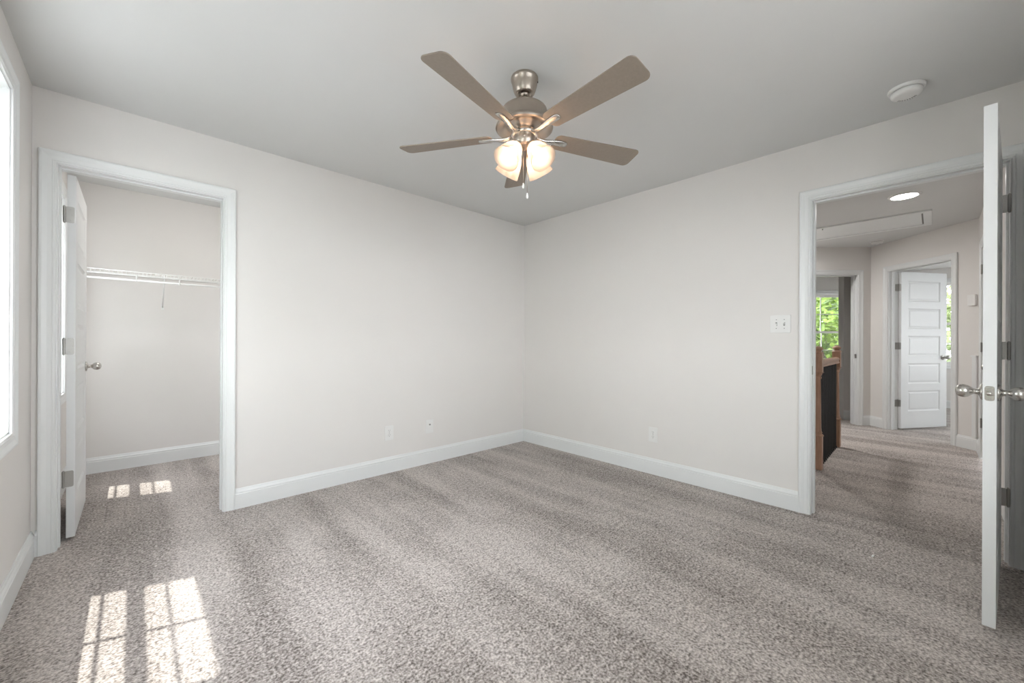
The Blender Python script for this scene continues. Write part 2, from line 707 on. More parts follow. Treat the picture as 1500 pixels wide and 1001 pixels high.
# ------------------------------------------------------------------ frames of the walls
A = Fr((0, 0), (-1, 0), (0, 1))          # back left wall with the closet door
B = Fr((0, 0), (0, -1), (1, 0))          # back right wall with the hall door
Cw = Fr((-WX, 0), (0, -1), (-1, 0))      # window wall at the left
D = Fr((0, -3.66), (-1, 0), (0, -1))     # wall behind the camera
TH = .115
dA = (2.796, 3.516)                      # closet opening in A
dB = (2.657, 3.470)                      # hall opening in B
ZD = 2.058
j = .018

# floor, ceiling
m_ = MB()
G0 = Fr((0, 0), (1, 0), (0, 1))
m_.box(G0, -3.75, 1.26, -6.2, 1.9, -.2, 0)
m_.box(G0, 1.26, 2.36, -6.2, -2.46, -.2, 0)
m_.box(G0, 1.26, 2.36, -.9, 1.9, -.2, 0)
m_.box(G0, 2.36, 8.4, -6.2, 1.9, -.2, 0)
struct(m_.build('floor', M_CARPET), 'mottled grey beige cut pile carpet with vacuum tracks')
m_ = MB()
m_.box(G0, -3.75, 8.4, -6.2, 1.9, H, H + .2)
struct(m_.build('ceiling', M_CEIL))

# bedroom walls
wins = [(.50, 1.38), (1.86, 3.00)]  # second opening is an added window, out of view, for more daylight
WZ = (.722, 2.198)
cwin = (-1.31, -.87)
wall('wall_back_left', A, 0, WX, 0, TH, [(dA[0] - j, dA[1] + j, 0, ZD + j)])
wall('wall_back_right', B, 0, 3.66, 0, TH, [(dB[0] - j, dB[1] + j, 0, ZD + j)])
wall('wall_left', Cw, -1.9, 3.80, 0, .125, [(cwin[0], cwin[1], WZ[0], WZ[1])] + [(a, b, WZ[0], WZ[1]) for a, b in wins])
wall('wall_front', D, -.12, WX + .125, 0, TH, [(1.35, 2.65, WZ[0], WZ[1])])
window_unit('window_6', D, 1.35, 2.65, WZ[0], WZ[1], .085, TH, 'white double hung window added behind the camera for more light')  # added window, never in view; evens the daylight on the closet wall
baseboard('baseboard_back_left', A, [(.015, dA[0] - .067)])
baseboard('baseboard_back_left_corner', A, [(dA[1] + .067, WX - .015)])
baseboard('baseboard_back_right', B, [(0, dB[0] - .067)])
baseboard('baseboard_back_right_corner', B, [(dB[1] + .067, 3.66)])
baseboard('baseboard_left', Cw, [(0, 3.66)])
baseboard('baseboard_front', D, [(.015, WX - .015)])
door_trim('trim_1', A, dA[0], dA[1], ZD, TH, stop_t=.045, st=.007, label='white moulded casing and jamb of the closet doorway')
door_trim('trim_2', B, dB[0], dB[1], ZD, TH, stop_t=.038, label='white moulded casing and jamb of the hall doorway')
for i, (a, b) in enumerate(wins):
    window_unit('window_%d' % (i + 1), Cw, a, b, WZ[0], WZ[1], .095, .125,
                ['white double hung window at the left edge, beside the closet corner', 'white double hung window added in the left wall beside the camera, for more light'][i])

# strike plate on the left jamb of the hall door
m_ = MB()
rounded_plate(m_, B.P(dB[0] + .0, .018, .945), B.n, -B.n.cross(ZV) if False else B.u, ZV, .028, .057, .0015, .006)
strike = m_.build('strike_plate', M_HINGE)
tag(strike, 'small metal strike plate on the left jamb of the hall doorway', 'strike plate')

m_ = MB()
_e = Fr((4.11, -2.61), (-1, 1), (1, 1))
rounded_plate(m_, _e.P(.176, .03, .945), _e.n, _e.u, ZV, .03, .057, .0015, .006)
tag(m_.build('strike_plate', M_HINGE), 'dark strike plate on the jamb of the doorway behind the stair railing', 'strike plate')

# ------------------------------------------------------------------ closet
CL = Fr((-WX, 1.66), (1, 0), (0, 1))
wall('wall_closet_back', CL, -.125, 1.8, 0, TH)
CR = Fr((-2.0, TH), (0, 1), (1, 0))
wall('wall_closet_right', CR, 0, 1.545, 0, TH)
baseboard('baseboard_closet_back', CL, [(.015, 1.59)])
baseboard('baseboard_closet_left', Fr((-WX, TH), (0, 1), (-1, 0)), [(0, 1.545)])
baseboard('baseboard_closet_right', CR, [(0, 1.545)])
window_unit('window_3', Cw, cwin[0], cwin[1], WZ[0], WZ[1], .095, .125, 'bright closet window showing as a thin strip behind the open closet door', cols=1)

# closet door, swung 90 degrees into the closet
d1 = empty('door_1', (-3.503, .122, .02))
struct(d1, 'white panelled closet door standing open into the closet')
fr1 = Fr((-3.459, .120), (0, 1), (-1, 0))    # s into closet, t from visible face to the left
slab(fr1, .705, .018, 2.03, .034, d1)
knob(fr1, .705 - .065, 0, .945, -1, d1)
for z in (1.825, 1.088, .347):
    hinge((-3.5035, .1195), z, [((-3.4975, .1205), (1, 0), (0, -1)), ((-3.5155, .1145), (0, -1), (1, 0))], d1)

cl = empty('added_closet_light', (-2.85, .72, H))  # added lamp, out of view, lifting the closet walls
tag(cl, 'round dome light added unseen on the closet ceiling to brighten the closet', 'ceiling light')
m_ = MB()
m_.lathe((-2.85, .72, H), -ZV, [(0, .14), (.018, .14), (.022, .132), (.022, .12)], 40)
m_.build('base_ring', M_PLASTIC, cl)
m_ = MB()
m_.lathe((-2.85, .72, H), -ZV, [(.018, .128), (.034, .122), (.052, .100), (.066, .065), (.072, .03), (.073, 0)], 40)
m_.build('dome', M_DOME, cl)

# wire shelf in the closet
sh = empty('wire_shelf', (-WX, 1.66, 1.665))
tag(sh, 'white wire shelf with hanging rod along the closet back wall', 'shelf')
x0, x1 = -WX + .003, -2.003
ZS = 1.690
m_ = MB()
for yy, zz, rr in ((1.352, ZS, .0028), (1.352, ZS - .030, .0032), (1.652, ZS, .0028), (1.50, ZS - .004, .0025)):
    m_.tube([(x0, yy, zz), (x1, yy, zz)], rr, 6)
n = int((x1 - x0) / .0254)
for k in range(n + 1):
    x = x0 + .006 + k * .0254
    m_.tube([(x, 1.655, ZS + .003), (x, 1.352, ZS + .003), (x, 1.350, ZS - .030)], .0016, 4)
m_.build('wire_deck', M_WIRE, sh)
m_ = MB()
m_.tube([(x0, 1.375, ZS - .068), (x1, 1.375, ZS - .068)], .0085, 10)
m_.build('hanging_rod', M_WIRE, sh)
for xb in (-3.205, -2.93, -2.55, -2.2):
    m_ = MB()
    m_.tube([(xb, 1.352, ZS - .028), (xb, 1.352, ZS - .060), (xb, 1.366, ZS - .080), (xb, 1.384, ZS - .078), (xb, 1.388, ZS - .064)], .004, 6)
    m_.build('rod_hook', M_WIRE, sh)
for xb in (-3.03, -2.35):
    m_ = MB()
    m_.tube([(xb, 1.354, ZS - .010), (xb, 1.357, ZS - .035), (xb, 1.650, ZS - .262)], .0052, 6)
    m_.box(G0, xb - .009, xb + .009, 1.650, 1.6595, ZS - .285, ZS - .245)
    m_.build('support_brace', M_WIRE, sh)
for xb in (-3.5, -3.2, -2.62, -2.2):
    m_ = MB()
    m_.box(G0, xb - .006, xb + .006, 1.645, 1.6595, ZS - .012, ZS + .012)
    m_.build('wall_clip', M_WIRE, sh)

# ------------------------------------------------------------------ main door, swung into the bedroom
pin2 = (-.006, -3.4665)
d2 = empty('door_2', (pin2[0], pin2[1], .02))
struct(d2, 'white bedroom door standing wide open, seen edge on')
ud = Vector((-.818, .0735, 0)).normalized()
nd = Vector((-ud.y, ud.x, 0))            # towards camera / away from hall
fr2 = Fr((pin2[0], pin2[1]), ud, -nd) if nd.y < 0 else Fr((pin2[0], pin2[1]), ud, nd)
fr2.o = Vector((pin2[0], pin2[1], 0)) + fr2.u * .002 + fr2.n * .021
DW = .806
slab(fr2, DW, .025, 2.03, .035, d2)
ZK = .932
for (tt, sd) in ((0, -1), (.035, 1)):
    knob(fr2, DW - .066, tt, ZK, sd, d2)
m_ = MB()
rounded_plate(m_, fr2.P(DW - .0005, .0175, ZK), fr2.n, fr2.u, ZV, .0255, .057, .0015, .0085)
for zz in (-.0215, .0215):
    m_.lathe(fr2.P(DW + .001, .0175, ZK + zz), fr2.u, [(0, .004), (.0008, .0035), (.0008, 0)], 12, smooth=False)
lp = m_.build('latch_plate', M_SATIN, d2)
m_ = MB()
m_.lathe(fr2.P(DW - .0005, .0175, ZK), fr2.u, [(0, .0095), (.006, .0095), (.0105, .006), (.0115, 0)], 18)
m_.build('latch_bolt', M_SATIN, d2)
for z in (1.838, 1.090, .346):
    hinge((pin2[0] - .001, pin2[1] - .001), z, [(fr2.P(-.0008, -.016, 0), fr2.n, -fr2.u), ((.0, -3.4695), (1, 0), (0, 1))], d2)

# ------------------------------------------------------------------ hall
HF = Fr((3.19, -3.53), (-1, 0), (0, -1))        # right hand hall wall
E = Fr((4.11, -2.61), (-1, 1), (1, 1))          # far end wall
K = Fr((4.11, -2.61), (-1, -1), (1, -1))        # diagonal wall with the panelled door
KL = math.hypot(4.11 - 3.19, -2.61 + 3.53)
oE = (.175, .937)
oK = (.268, 1.030)
oF = (.41, 1.77)
wall('wall_hall_right', HF, -.05, 3.19 - TH, 0, TH, [(oF[0] - j, oF[1] + j, 0, ZD + j)])
wall('wall_hall_diagonal', K, -.0, KL, 0, TH, [(oK[0] - j, oK[1] + j, 0, ZD + j)])
wall('wall_hall_end', E, -.0, 2.42, 0, TH, [(oE[0] - j, oE[1] + j, 0, ZD + j)])
HN = Fr((TH, -.9), (1, 0), (0, 1))
wall('wall_hall_left', HN, 0, 2.30, 0, TH)
door_trim('trim_3', K, oK[0], oK[1], ZD, TH, stop_t=.038, label='white casing of the diagonal doorway at the end of the hall')
door_trim('trim_4', E, oE[0], oE[1], ZD, TH, stop_t=.05, label='white casing of the doorway behind the stair railing')
door_trim('trim_5', HF, oF[0], oF[1], ZD, TH, both=False, stop_t=.038, label='white casing of the closed door on the right of the hall')
baseboard('baseboard_hall_diagonal', K, [(0.006, oK[0] - .067), (oK[1] + .067, KL - .006)])
baseboard('baseboard_hall_end', E, [(0.006, oE[0] - .067), (oE[1] + .067, 2.40)])
baseboard('baseboard_hall_right', HF, [(0.006, oF[0] - .067), (oF[1] + .067, 3.19 - TH)])
# grey edge strip beside the diagonal wall's end
m_ = MB()
m_.box(K, KL - .05, KL - .012, -.016, -.001, .134, .985)
m_.box(K, KL - .058, KL - .006, -.024, -.001, .985, 1.0)
struct(m_.build('trim_6', M_TRIM), 'low white corner post with a cap at the end of the diagonal wall')

# folding pair in the right hand hall wall
d4 = empty('door_4', HF.P(oF[0], 0, 0))
struct(d4, 'white closed pair of panelled doors on the right of the hall')
for k in range(2):
    a = oF[0] + .003 + k * .680
    f4 = Fr(HF.P(a, .002, 0), HF.u, HF.n)
    slab(f4, .674, .02, 2.03, .034, d4)
knob(HF, oF[1] - .075, .002, .945, -1, d4)
for z in (1.85, 1.09, .35):
    hinge(HF.P(oF[0] + .0, -.006, 0)[:2], z, [(HF.P(oF[0] + .003, .0015, 0), HF.u, -HF.n)], d4)

# diagonal doorway's leaf, swung into the room beyond
pin3 = K.P(oK[0], TH + .004, 0)
d3 = empty('door_3', (pin3.x, pin3.y, .02))
struct(d3, 'white five panel door standing open beyond the diagonal hall doorway')
u3 = Vector((.843, -.537, 0)).normalized()
n3 = Vector((-.537, -.843, 0)).normalized()
fr3 = Fr(pin3 + u3 * .004 + n3 * .002, u3, n3)
slab(fr3, .756, .022, 2.03, .035, d3)
knob(fr3, .756 - .066, .035, .94, 1, d3, M_HINGE)
knob(fr3, .756 - .066, 0, .94, -1, d3, M_HINGE)
for z in (1.85, 1.09, .345):
    hinge((pin3.x, pin3.y), z, [(fr3.P(-.0006, .0, 0), n3, -u3), (K.P(oK[0] + .0005, TH - .002, 0), -K.n, K.u)], d3)

# room beyond the diagonal door
X2 = 7.05
R2 = Fr((X2, -2.75), (0, -1), (1, 0))
wall('wall_far_room_back', R2, -.2, 2.9, 0, TH, [(.52, 1.42, .74, 2.20)])
window_unit('window_4', R2, .52, 1.42, .74, 2.20, .085, TH, 'window with pale foliage beyond the panelled door')
wall('wall_far_room_left', Fr((4.35, -2.75), (1, 0), (0, 1)), -.02, X2 - 4.35, 0, .1)
FRR = Fr((3.4, -5.5), (1, 0), (0, -1))
wall('wall_far_room_right', FRR, -.1, X2 - 3.4 + .1, 0, .1, [(.9, 2.0, .74, 2.2)])
window_unit('window_7', FRR, .9, 2.0, .74, 2.2, .07, .1, 'double hung window added out of sight in the far room to light the panelled door')  # added window, never in view; throws daylight on the open door
wall('wall_far_room_near', Fr((3.4, -5.5), (0, 1), (-1, 0)), 0, 1.86, 0, .1)
baseboard('baseboard_far_room_back', R2, [(0, 2.75)])

# room beyond the end doorway
tw = 2.10
RE = Fr(E.P(0, tw, 0), E.u, E.n)
we = (-1.345, -.515)
wall('wall_end_room_back', RE, -2.08, 1.9, 0, TH, [(we[0], we[1], .60, 2.06)])
window_unit('window_5', RE, we[0], we[1], .60, 2.06, .085, TH, 'window with bright green leaves beyond the stair railing')
RS = Fr(E.P(0, .40, 0), E.u, E.n)
wall('wall_end_room_partition', RS, -.44, .045, 0, .1)
RR = Fr((4.3, -2.58), (1, 0), (0, -1))
wall('wall_end_room_right', RR, -.12, 2.75, 0, .07)
RL = Fr(E.P(1.8, TH, 0), E.n, E.u)
wall('wall_end_room_left', RL, 0, tw - TH + .02, 0, .08)
baseboard('baseboard_end_room_back', RE, [(-2.05, 1.79)])
baseboard('baseboard_end_room_partition', RS, [(-.42, .045)])
m_ = MB()
m_.prism([tuple(E.P(s, t, 0)[:2]) for s, t in ((-.40, .52), (1.79, .52), (1.79, tw), (-2.04, tw))], 0.0, .004)
struct(m_.build('floor_end_room', M_TILE), 'pale floor of the room beyond the stair railing')
m_ = MB()
m_.box(RE, -1.31, -1.15, -.022, -.0155, .03, .070)
fl = tag(m_.build('baseboard_register', M_TOE), 'small dark register low on the wall behind the far newel post', 'vent')

# stair well
m_ = MB()
m_.box(G0, 1.26, 2.36, -2.46, -.9, -1.9, -1.7)
struct(m_.build('floor_stair_landing', M_CARPET))
m_ = MB()
m_.box(G0, 1.16, 1.26, -2.56, -.8, -1.7, -.2)
m_.box(G0, 2.36, 2.46, -2.56, -.8, -1.7, -.2)
m_.box(G0, 1.26, 2.36, -2.56, -2.46, -1.7, -.2)
m_.box(G0, 1.26, 2.36, -.9, -.8, -1.7, -.2)
struct(m_.build('wall_stair_well', M_WALL))

# railing
rl = empty('stair_railing', (1.215, -2.495, 0))
tag(rl, 'oak stair railing with two newel posts and black iron balusters', 'railing')


def newel(x, y, parent):
    m = MB()
    q = .035
    f = Fr((x, y), (1, 0), (0, 1))
    m.box(f, -q, q, -q, q, 0, .30)
    m.box(f, -q, q, -q, q, .865, 1.035)
    m.lathe((x, y, 0), ZV, [(.30, .046), (.31, .040), (.318, .031), (.33, .034), (.34, .028), (.37, .026), (.60, .024), (.80, .021),
                            (.812, .028), (.822, .028), (.828, .022), (.842, .030), (.856, .034), (.865, .046)], 24)
    m.lathe((x, y, 0), ZV, [(1.035, .046), (1.043, .036), (1.048, .024), (1.055, .024), (1.063, .036), (1.071, .039), (1.081, .035), (1.093, .020), (1.098, 0)], 24)
    return m.build('newel_post', M_OAK, parent, bevel=.002)


def rail_prof():
    return [(-.028, .908), (.028, .908), (.030, .918), (.022, .930), (.029, .945), (.030, .957), (.022, .967), (.008, .972),
            (-.008, .972), (-.022, .967), (-.030, .957), (-.029, .945), (-.022, .930), (-.030, .918)]


def rail(fr, s0, s1, parent):
    m = MB()
    pr = rail_prof()
    n = len(pr)
    m.add([fr.P(s0, t, z) for t, z in pr] + [fr.P(s1, t, z) for t, z in pr],
          [(i, (i + 1) % n, n + (i + 1) % n, n + i) for i in range(n)] + [tuple(range(n)), tuple(range(n, 2 * n))[::-1]])
    return m.build('handrail', M_OAK, parent)


P1, P2 = (1.215, -2.495), (2.330, -2.480)
newel(P1[0], P1[1], rl)
newel(P2[0], P2[1], rl)
fa = Fr(P1, (P2[0] - P1[0], P2[1] - P1[1]))
La = math.hypot(P2[0] - P1[0], P2[1] - P1[1])
rail(fa, .035, La - .035, rl)
fb = Fr(P1, (0, 1), (1, 0))
rail(fb, .035, 1.55, rl)
for f, L, nb in ((fa, La, 13), (fb, 1.56, 18)):
    for k in range(nb):
        s = L * (k + 1) / (nb + 1)
        m_ = MB()
        m_.box(f, s - .008, s + .008, -.008, .008, 0.0, .910)
        m_.box(f, s - .014, s + .014, -.014, .014, 0.0, .022)
        m_.build('baluster', M_BLACK, rl)

# attic hatch
hx0, hx1, hy0, hy1 = 2.44, 3.12, -3.19, -1.85
hf = Fr((hx0, hy0), (1, 0), (0, 1))
hatch = empty('attic_hatch', (hx0, hy0, H))
tag(hatch, 'white framed attic hatch in the hall ceiling behind the round light', 'attic hatch')
m_ = MB()
W_, L_ = hx1 - hx0, hy1 - hy0
for (a, b, c, d) in ((0, W_, 0, .062), (0, W_, L_ - .062, L_), (0, .062, .062, L_ - .062), (W_ - .062, W_, .062, L_ - .062)):
    m_.box(hf, a, b, c, d, H - .016, H)
m_.build('hatch_frame', M_TRIM, hatch, bevel=.004)
m_ = MB()
m_.box(hf, .066, W_ - .066, .075, L_ - .066, H - .009, H - .001)
m_.build('hatch_panel', M_TRIM, hatch)
m_ = MB()
m_.box(hf, .062, W_ - .062, .062, .075, H - .004, H - .0005)
m_.build('hatch_gap', M_GREYSLOT, hatch)
m_ = MB()
m_.lathe((2.475, -2.33, H - .016), -ZV, [(0, .006), (.004, .006), (.012, .003), (.016, 0)], 12)
m_.build('pull_ring', M_GREYSLOT, hatch)

# hall ceiling light
def recessed(x, y, label, lens):
    hl = empty('recessed_light', (x, y, H))
    tag(hl, label, 'ceiling light')
    m_ = MB()
    m_.lathe((x, y, H), -ZV, [(0, .112), (.004, .110), (.008, .100), (.009, .090), (.006, .088), (0, .088)], 48)
    m_.build('trim_ring', M_PLASTIC, hl)
    m_ = MB()
    m_.lathe((x, y, H), -ZV, [(0, .088), (.005, .088), (.0065, .05), (.007, 0)], 48)
    m_.build('lens', lens, hl)


recessed(1.762, -3.022, 'round lit recessed light in the hall ceiling', M_LED)
recessed(2.75, -1.62, 'round recessed light added unseen above the stair well to brighten the hall', M_LED2)  # added lamp, out of view, brightening the far hall walls


def smoke(x, y, label, k=1.0):
    r = empty('smoke_detector', (x, y, H))
    tag(r, label, 'smoke detector')
    m = MB()
    m.lathe((x, y, H), -ZV, [(0, .072 * k), (.010, .072 * k), (.013, .069 * k), (.013, .050 * k)], 48)
    m.build('base_plate', M_PLASTIC, r)
    m = MB()
    m.lathe((x, y, H), -ZV, [(.013, .056 * k), (.017, .056 * k), (.017, .062 * k), (.030, .061 * k), (.038, .056 * k), (.042, .046 * k), (.043, .030 * k), (.043, 0)], 48)
    m.build('cover', M_PLASTIC, r)
    m = MB()
    m.lathe((x, y, H), -ZV, [(.0131, .0575 * k), (.0169, .0575 * k)], 48)
    for q in range(9):
        a = R(q * 14 - 60)
        m.box(Fr((x + .038 * k * math.cos(a), y + .038 * k * math.sin(a)), (math.cos(a), math.sin(a))), -.005, .005, -.0015, .0015, H - .0436, H - .0425)
    m.build('sensor_slots', M_GREYSLOT, r)


smoke(-.335, -3.105, 'round white smoke detector on the bedroom ceiling near the hall doorway')
smoke(3.70, -2.70, 'small white smoke detector on the hall ceiling beyond the attic hatch', .95)

# thermostat on the diagonal wall
m_ = MB()
cth = K.P(KL - .055, 0, 1.585)
rounded_plate(m_, cth, K.u, -K.n, ZV, .075, .115, .022, .008)
o = m_.build('thermostat', M_PLASTIC, bevel=.002)
tag(o, 'small white thermostat box at the right end of the diagonal hall wall', 'thermostat')


# ------------------------------------------------------------------ plates
def plate_base(fr, s, z, wd, h, root):
    m = MB()
    rounded_plate(m, fr.P(s, 0, z), fr.u, -fr.n, ZV, wd, h, .0055, .006)
    return m.build('cover_plate', M_PLASTIC, root, bevel=.002)


def outlet(fr, s, z, label):
    r = empty('wall_outlet', fr.P(s, 0, z))
    tag(r, label, 'outlet')
    plate_base(fr, s, z, .079, .125, r)
    for q in (-.0195, .0195):
        m = MB()
        rounded_plate(m, fr.P(s, -.005, z + q), fr.u, -fr.n, ZV, .034, .029, .002, .010)
        rec = m.build('socket', M_PLASTIC, r)
        m = MB()
        for a in (-.0065, .0065):
            m.box(fr, s + a - .001, s + a + .001, -.0074, -.0069, z + q, z + q + .009)
        m.lathe(fr.P(s, -.0069, z + q - .007), -fr.n, [(0, .0025), (.0006, .0025), (.0006, 0)], 10, smooth=False)
        m.build('slots', M_GREYSLOT, rec)
    m = MB()
    m.lathe(fr.P(s, -.0055, z), -fr.n, [(0, .003), (.001, .0025), (.001, 0)], 10)
    m.build('screw', M_GREYSLOT, r)


outlet(A, 1.632, .338, 'white duplex outlet low on the left wall, nearer the closet')
outlet(B, 1.562, .336, 'white duplex outlet low on the right-hand wall')
r_ = empty('wall_jack', A.P(1.233, 0, .340))
tag(r_, 'white cable jack plate low on the left wall, nearer the corner', 'wall jack')
plate_base(A, 1.233, .340, .079, .125, r_)
m_ = MB()
m_.lathe(A.P(1.233, -.005, .356), -A.n, [(0, .007), (.006, .007), (.006, .0045), (.002, .004), (.002, 0)], 16, smooth=False)
m_.build('coax_port', M_GREYSLOT, r_)
m_ = MB()
m_.box(A, 1.226, 1.240, -.0065, -.005, .318, .330)
m_.build('phone_port', M_PLASTIC, r_)

sw = empty('light_switch', B.P(2.482, 0, 1.254))
tag(sw, 'white double toggle switch plate left of the hall doorway', 'light switch')
plate_base(B, 2.482, 1.254, .120, .122, sw)
for s, up in ((2.459, -1), (2.505, 1)):
    m_ = MB()
    m_.box(B, s - .005, s + .005, -.0058, -.005, 1.254 - .012, 1.254 + .012)
    fp = m_.build('toggle_slot', M_GREYSLOT, sw)
    m_ = MB()
    m_.hexa([B.P(s - .004, -.005, 1.254 - .006), B.P(s + .004, -.005, 1.254 - .006), B.P(s + .004, -.005, 1.254 + .006), B.P(s - .004, -.005, 1.254 + .006),
             B.P(s - .0035, -.018, 1.254 + up * .010 - .0035), B.P(s + .0035, -.018, 1.254 + up * .010 - .0035),
             B.P(s + .0035, -.018, 1.254 + up * .010 + .0035), B.P(s - .0035, -.018, 1.254 + up * .010 + .0035)])
    m_.build('toggle', M_PLASTIC, sw)
    for q in (-.030, .030):
        m_ = MB()
        m_.lathe(B.P(s, -.0055, 1.254 + q), -B.n, [(0, .003), (.001, .0025), (.001, 0)], 10)
        m_.build('screw', M_GREYSLOT, sw)

# ------------------------------------------------------------------ ceiling fan
FX, FY = -1.812, -1.800
fan = empty('ceiling_fan', (FX, FY, H))
tag(fan, 'brushed nickel ceiling fan with five taupe blades and four lit frosted shades', 'ceiling fan')
c0 = (FX, FY, 0)
m_ = MB()
m_.lathe(c0, ZV, [(H, .0), (H, .066), (H - .004, .068), (H - .016, .068), (H - .019, .065), (H - .040, .0615), (H - .062, .0555), (H - .078, .0495), (H - .083, .046), (H - .0845, .040), (H - .082, .034), (H - .075, .030), (H - .070, .014)], 48)
m_.build('canopy', M_NICKEL, fan)
m_ = MB()
m_.lathe((FX + .045, FY - .045, H - .022), Vector((1, -1, 0)), [(0, .004), (.004, .004), (.004, 0)], 10)
m_.build('canopy_screw', M_DARK, fan)
m_ = MB()
m_.lathe(c0, ZV, [(H - .088, .013), (2.285, .013)], 24)
m_.lathe(c0, ZV, [(H - .096, .0), (H - .096, .016), (H - .090, .021), (H - .082, .024), (H - .074, .022), (H - .070, .0)], 24)
m_.build('downrod', M_NICKEL, fan)
m_ = MB()
m_.lathe(c0, ZV, [(2.300, .013), (2.298, .030), (2.290, .085), (2.284, .103), (2.276, .111), (2.262, .115), (2.215, .121), (2.207, .128), (2.198, .139), (2.188, .143), (2.182, .141),
                  (2.180, .134), (2.186, .100), (2.196, .092), (2.194, .086), (2.182, .078), (2.170, .063), (2.166, .052), (2.160, .050), (2.160, 0)], 64)
m_.build('motor_housing', M_NICKEL, fan)
m_ = MB()
m_.lathe(c0, ZV, [(2.172, .050), (2.172, .064), (2.168, .067), (2.150, .067), (2.146, .064), (2.146, .046)], 48)
m_.build('blade_hub_ring', M_SATIN, fan)
m_ = MB()
m_.lathe(c0, ZV, [(2.150, .050), (2.142, .054), (2.120, .054), (2.104, .050), (2.094, .042), (2.088, .030), (2.086, .012), (2.080, .010), (2.078, 0)], 40)
fit = m_.build('light_fitter', M_NICKEL, fan)
m_ = MB()
fwd = Vector((-.688, -.726, 0))
m_.lathe(Vector((FX, FY, 2.125)) + fwd * .0535, fwd, [(0, .005), (.004, .004), (.005, 0)], 12)
m_.build('fitter_screw', M_SATIN, fit)

BR = 2.152
for k in range(5):
    ang = R(50.5 + 72 * k)
    rad = Vector((math.cos(ang), math.sin(ang), 0))
    tan = Vector((-rad.y, rad.x, 0))
    pitch = R(12)
    wv = tan * math.cos(pitch) - ZV * math.sin(pitch)      # across the blade; clockwise edge higher
    up = rad.cross(wv).normalized()
    if up.z < 0:
        up = -up
    base = Vector((FX, FY, BR))
    # outline
    outl = []
    r0, r1, w0, w1 = .165, .664, .052, .068
    def corner(cr, cw, rr, a0, a1, nn=6):
        return [(cr + rr * math.cos(R(a0 + (a1 - a0) * q / nn)), cw + rr * math.sin(R(a0 + (a1 - a0) * q / nn))) for q in range(nn + 1)]
    outl += corner(r1 - .030, w1 - .030, .030, 90, 0)[::1]
    outl += corner(r1 - .030, -w1 + .030, .030, 0, -90)
    outl += corner(r0 + .028, -w0 + .028, .028, -90, -180)
    outl += corner(r0 + .028, w0 - .028, .028, 180, 90)
    n = len(outl)
    th = .0055
    m_ = MB()
    m_.add([base + rad * r + wv * w_ + up * 0 for r, w_ in outl] + [base + rad * r + wv * w_ + up * th for r, w_ in outl],
           [tuple(range(n)), tuple(range(n, 2 * n))[::-1]] + [(i, (i + 1) % n, n + (i + 1) % n, n + i) for i in range(n)])
    m_.build('blade', M_BLADE, fan, bevel=.0015)
    # bracket: arm widening to a spoon under the blade root
    m_ = MB()
    prof = [(.060, .016, -.004, .010), (.085, .013, -.012, .012), (.115, .012, -.014, .012), (.145, .0145, -.010, .010), (.175, .019, -.006, .006),
            (.205, .021, -.0045, .0045), (.228, .019, -.004, .004), (.238, .013, -.004, .004)]
    vs = []
    for (r, hw, dz, tk) in prof:
        blend = min(1, max(0, (r - .09) / .06))
        wdir = tan.lerp(wv, blend).normalized()
        c_ = base + rad * r + up * 0
        c_ = Vector((c_.x, c_.y, BR)) + up * dz
        vs += [c_ + wdir * hw * .75 - up * 0.002, c_ + wdir * hw + up * tk * .6, c_ + wdir * hw * .8 + up * tk, c_ - wdir * hw * .8 + up * tk, c_ - wdir * hw + up * tk * .6, c_ - wdir * hw * .75 - up * 0.002]
    fs = []
    for i in range(len(prof) - 1):
        for q in range(6):
            fs.append((i * 6 + q, i * 6 + (q + 1) % 6, (i + 1) * 6 + (q + 1) % 6, (i + 1) * 6 + q))
    fs.append(tuple(range(6)))
    fs.append(tuple(range(len(vs) - 6, len(vs)))[::-1])
    m_.add(vs, fs, True)
    br = m_.build('blade_bracket', M_SATIN, fan)
    m_ = MB()
    for r in (.180, .218):
        m_ = MB()
        m_.lathe(base + rad * r - up * .0062, -up, [(0, .0035), (.0015, .003), (.002, 0)], 10)
        m_.build('bracket_screw', M_NICKEL, br)

# shades
for k in range(4):
    ang = R(1.5 + 90 * k)
    rad = Vector((math.cos(ang), math.sin(ang), 0))
    tilt = R(40)                                        # from straight down, outwards
    ax = rad * math.sin(tilt) - ZV * math.cos(tilt)
    o0 = Vector((FX, FY, 2.098)) + rad * .040
    m_ = MB()
    m_.lathe(o0, ax, [(-.012, 0), (-.012, .012), (-.002, .014), (.006, .020), (.012, .025), (.026, .027), (.030, .025), (.030, .010)], 28)
    m_.build('lamp_holder', M_NICKEL, fan)
    m_ = MB()
    S = [(.018, .0235), (.028, .0285), (.042, .037), (.060, .0445), (.080, .050), (.100, .0545), (.120, .059), (.134, .063)]
    prof = S + [(.135, .0645), (.1345, .0655)] + [(a, r + .0025) for a, r in S[::-1]]
    m_.lathe(o0, ax, prof, 40)
    shd = m_.build('lamp_shade', M_SHADE, fan)
    m_ = MB()
    m_.lathe(o0, ax, [(.028, .011), (.045, .0125), (.055, .018), (.066, .0245), (.078, .027), (.090, .0245), (.099, .015), (.103, 0)], 24)
    m_.build('bulb', M_BULB, shd)

for (dx, dy, zb, up0) in ((-.014, -.008, 1.882, 2.09), (.012, -.010, 1.838, 2.09)):
    x, y = FX + dx, FY + dy
    m_ = MB()
    m_.tube([(x, y, up0), (x, y, zb + .028)], .0016, 6)
    ch = m_.build('pull_chain', M_NICKEL, fan)
    m_ = MB()
    m_.lathe((x, y, zb), ZV, [(0, 0), (.001, .003), (.006, .0058), (.014, .0058), (.022, .0035), (.028, .0025), (.030, 0)], 14)
    m_.build('chain_fob', M_WIRE, ch)

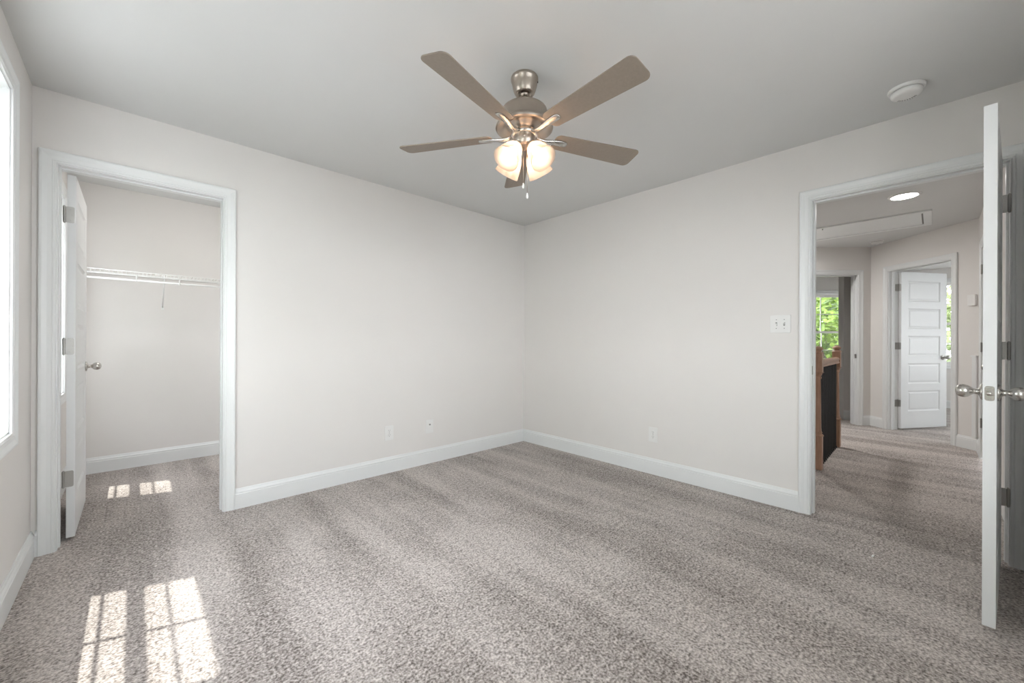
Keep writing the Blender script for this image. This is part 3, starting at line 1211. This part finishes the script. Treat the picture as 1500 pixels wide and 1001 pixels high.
# scrap on the carpet
m_ = MB()
m_.hexa([(-.40, -2.99, .001), (-.372, -2.993, .001), (-.370, -2.985, .001), (-.40, -2.983, .001), (-.398, -2.990, .006), (-.374, -2.992, .004), (-.373, -2.986, .005), (-.398, -2.984, .007)])
o = m_.build('paper_scrap', M_WIRE)
tag(o, 'tiny white scrap lying on the carpet in front of the hall doorway', 'scrap')

# ------------------------------------------------------------------ outside
m_ = MB()
m_.box(G0, -60, 70, -60, 60, -3.3, -3.1)
struct(m_.build('ground', M_GRASS))
random.seed(7)


def tree(x, y, r, zc, label, mat, nleaf, leaf, seed):
    rnd = random.Random(seed)
    root = empty('leafy_tree', (x, y, -3.1))
    tag(root, label, 'tree', 'trees outside the far windows')
    m = MB()
    m.tube([(x, y, -3.1), (x + .1, y, -1), (x - .05, y + .1, zc)], [.16, .12, .05], 8)
    for q in range(6):
        a = rnd.random() * 6.28
        z = -1 + rnd.random() * (zc)
        m.tube([(x, y, z), (x + math.cos(a) * r * .4, y + math.sin(a) * r * .4, z + .8), (x + math.cos(a) * r * .8, y + math.sin(a) * r * .8, z + 1.3)], [.05, .03, .01], 5)
    m.build('trunk', M_BARK, root)
    m = MB()
    clumps = []
    while len(clumps) < 46:
        c = (rnd.uniform(-1, 1), rnd.uniform(-1, 1), rnd.uniform(-1, 1))
        if c[0] ** 2 + c[1] ** 2 + c[2] ** 2 < 1:
            clumps.append((c[0] * r, c[1] * r, c[2] * r * 1.3))
    vs, fs = [], []
    for i in range(nleaf):
        c = clumps[rnd.randrange(len(clumps))]
        d = Vector((rnd.gauss(0, 1), rnd.gauss(0, 1), rnd.gauss(0, .7)))
        d = d.normalized() * (rnd.random() ** .5) * r * .34
        p = Vector((x, y, zc)) + Vector(c) + d
        a = Vector((rnd.gauss(0, 1), rnd.gauss(0, 1), rnd.gauss(0, .6))).normalized()
        b = a.orthogonal().normalized()
        b = (b + a.cross(b) * rnd.uniform(-1, 1)).normalized()
        L = leaf * rnd.uniform(.6, 1.3)
        k = len(vs)
        vs += [p - a * L, p + b * L * .45 + ZV * L * .1, p + a * L, p - b * L * .45 + ZV * L * .1]
        fs.append((k, k + 1, k + 2, k + 3))
    m.add(vs, fs)
    m.build('foliage', mat, root, recalc=False)


tree(12.6, -1.0, 2.0, 1.9, 'bright green tree outside the window beyond the stair railing', M_LEAF, 8000, .13, 1)
tree(19.5, 1.6, 2.9, 2.2, 'bright green tree farther back, left in the window beyond the railing', M_LEAF, 6000, .2, 2)
tree(-6.5, -1.8, 1.45, 1.6, 'green tree added unseen outside the left bedroom window to dim its light', M_LEAF2, 9000, .12, 5)  # unseen, added to screen sky light from the wall beside the closet
tree(14.0, -6.2, 2.4, 1.9, 'pale green tree outside the window beyond the panelled door', M_LEAF2, 8000, .13, 3)
tree(22.5, -6.0, 3.0, 2.0, 'green tree farther off between the two far windows', M_LEAF2, 6000, .2, 4)
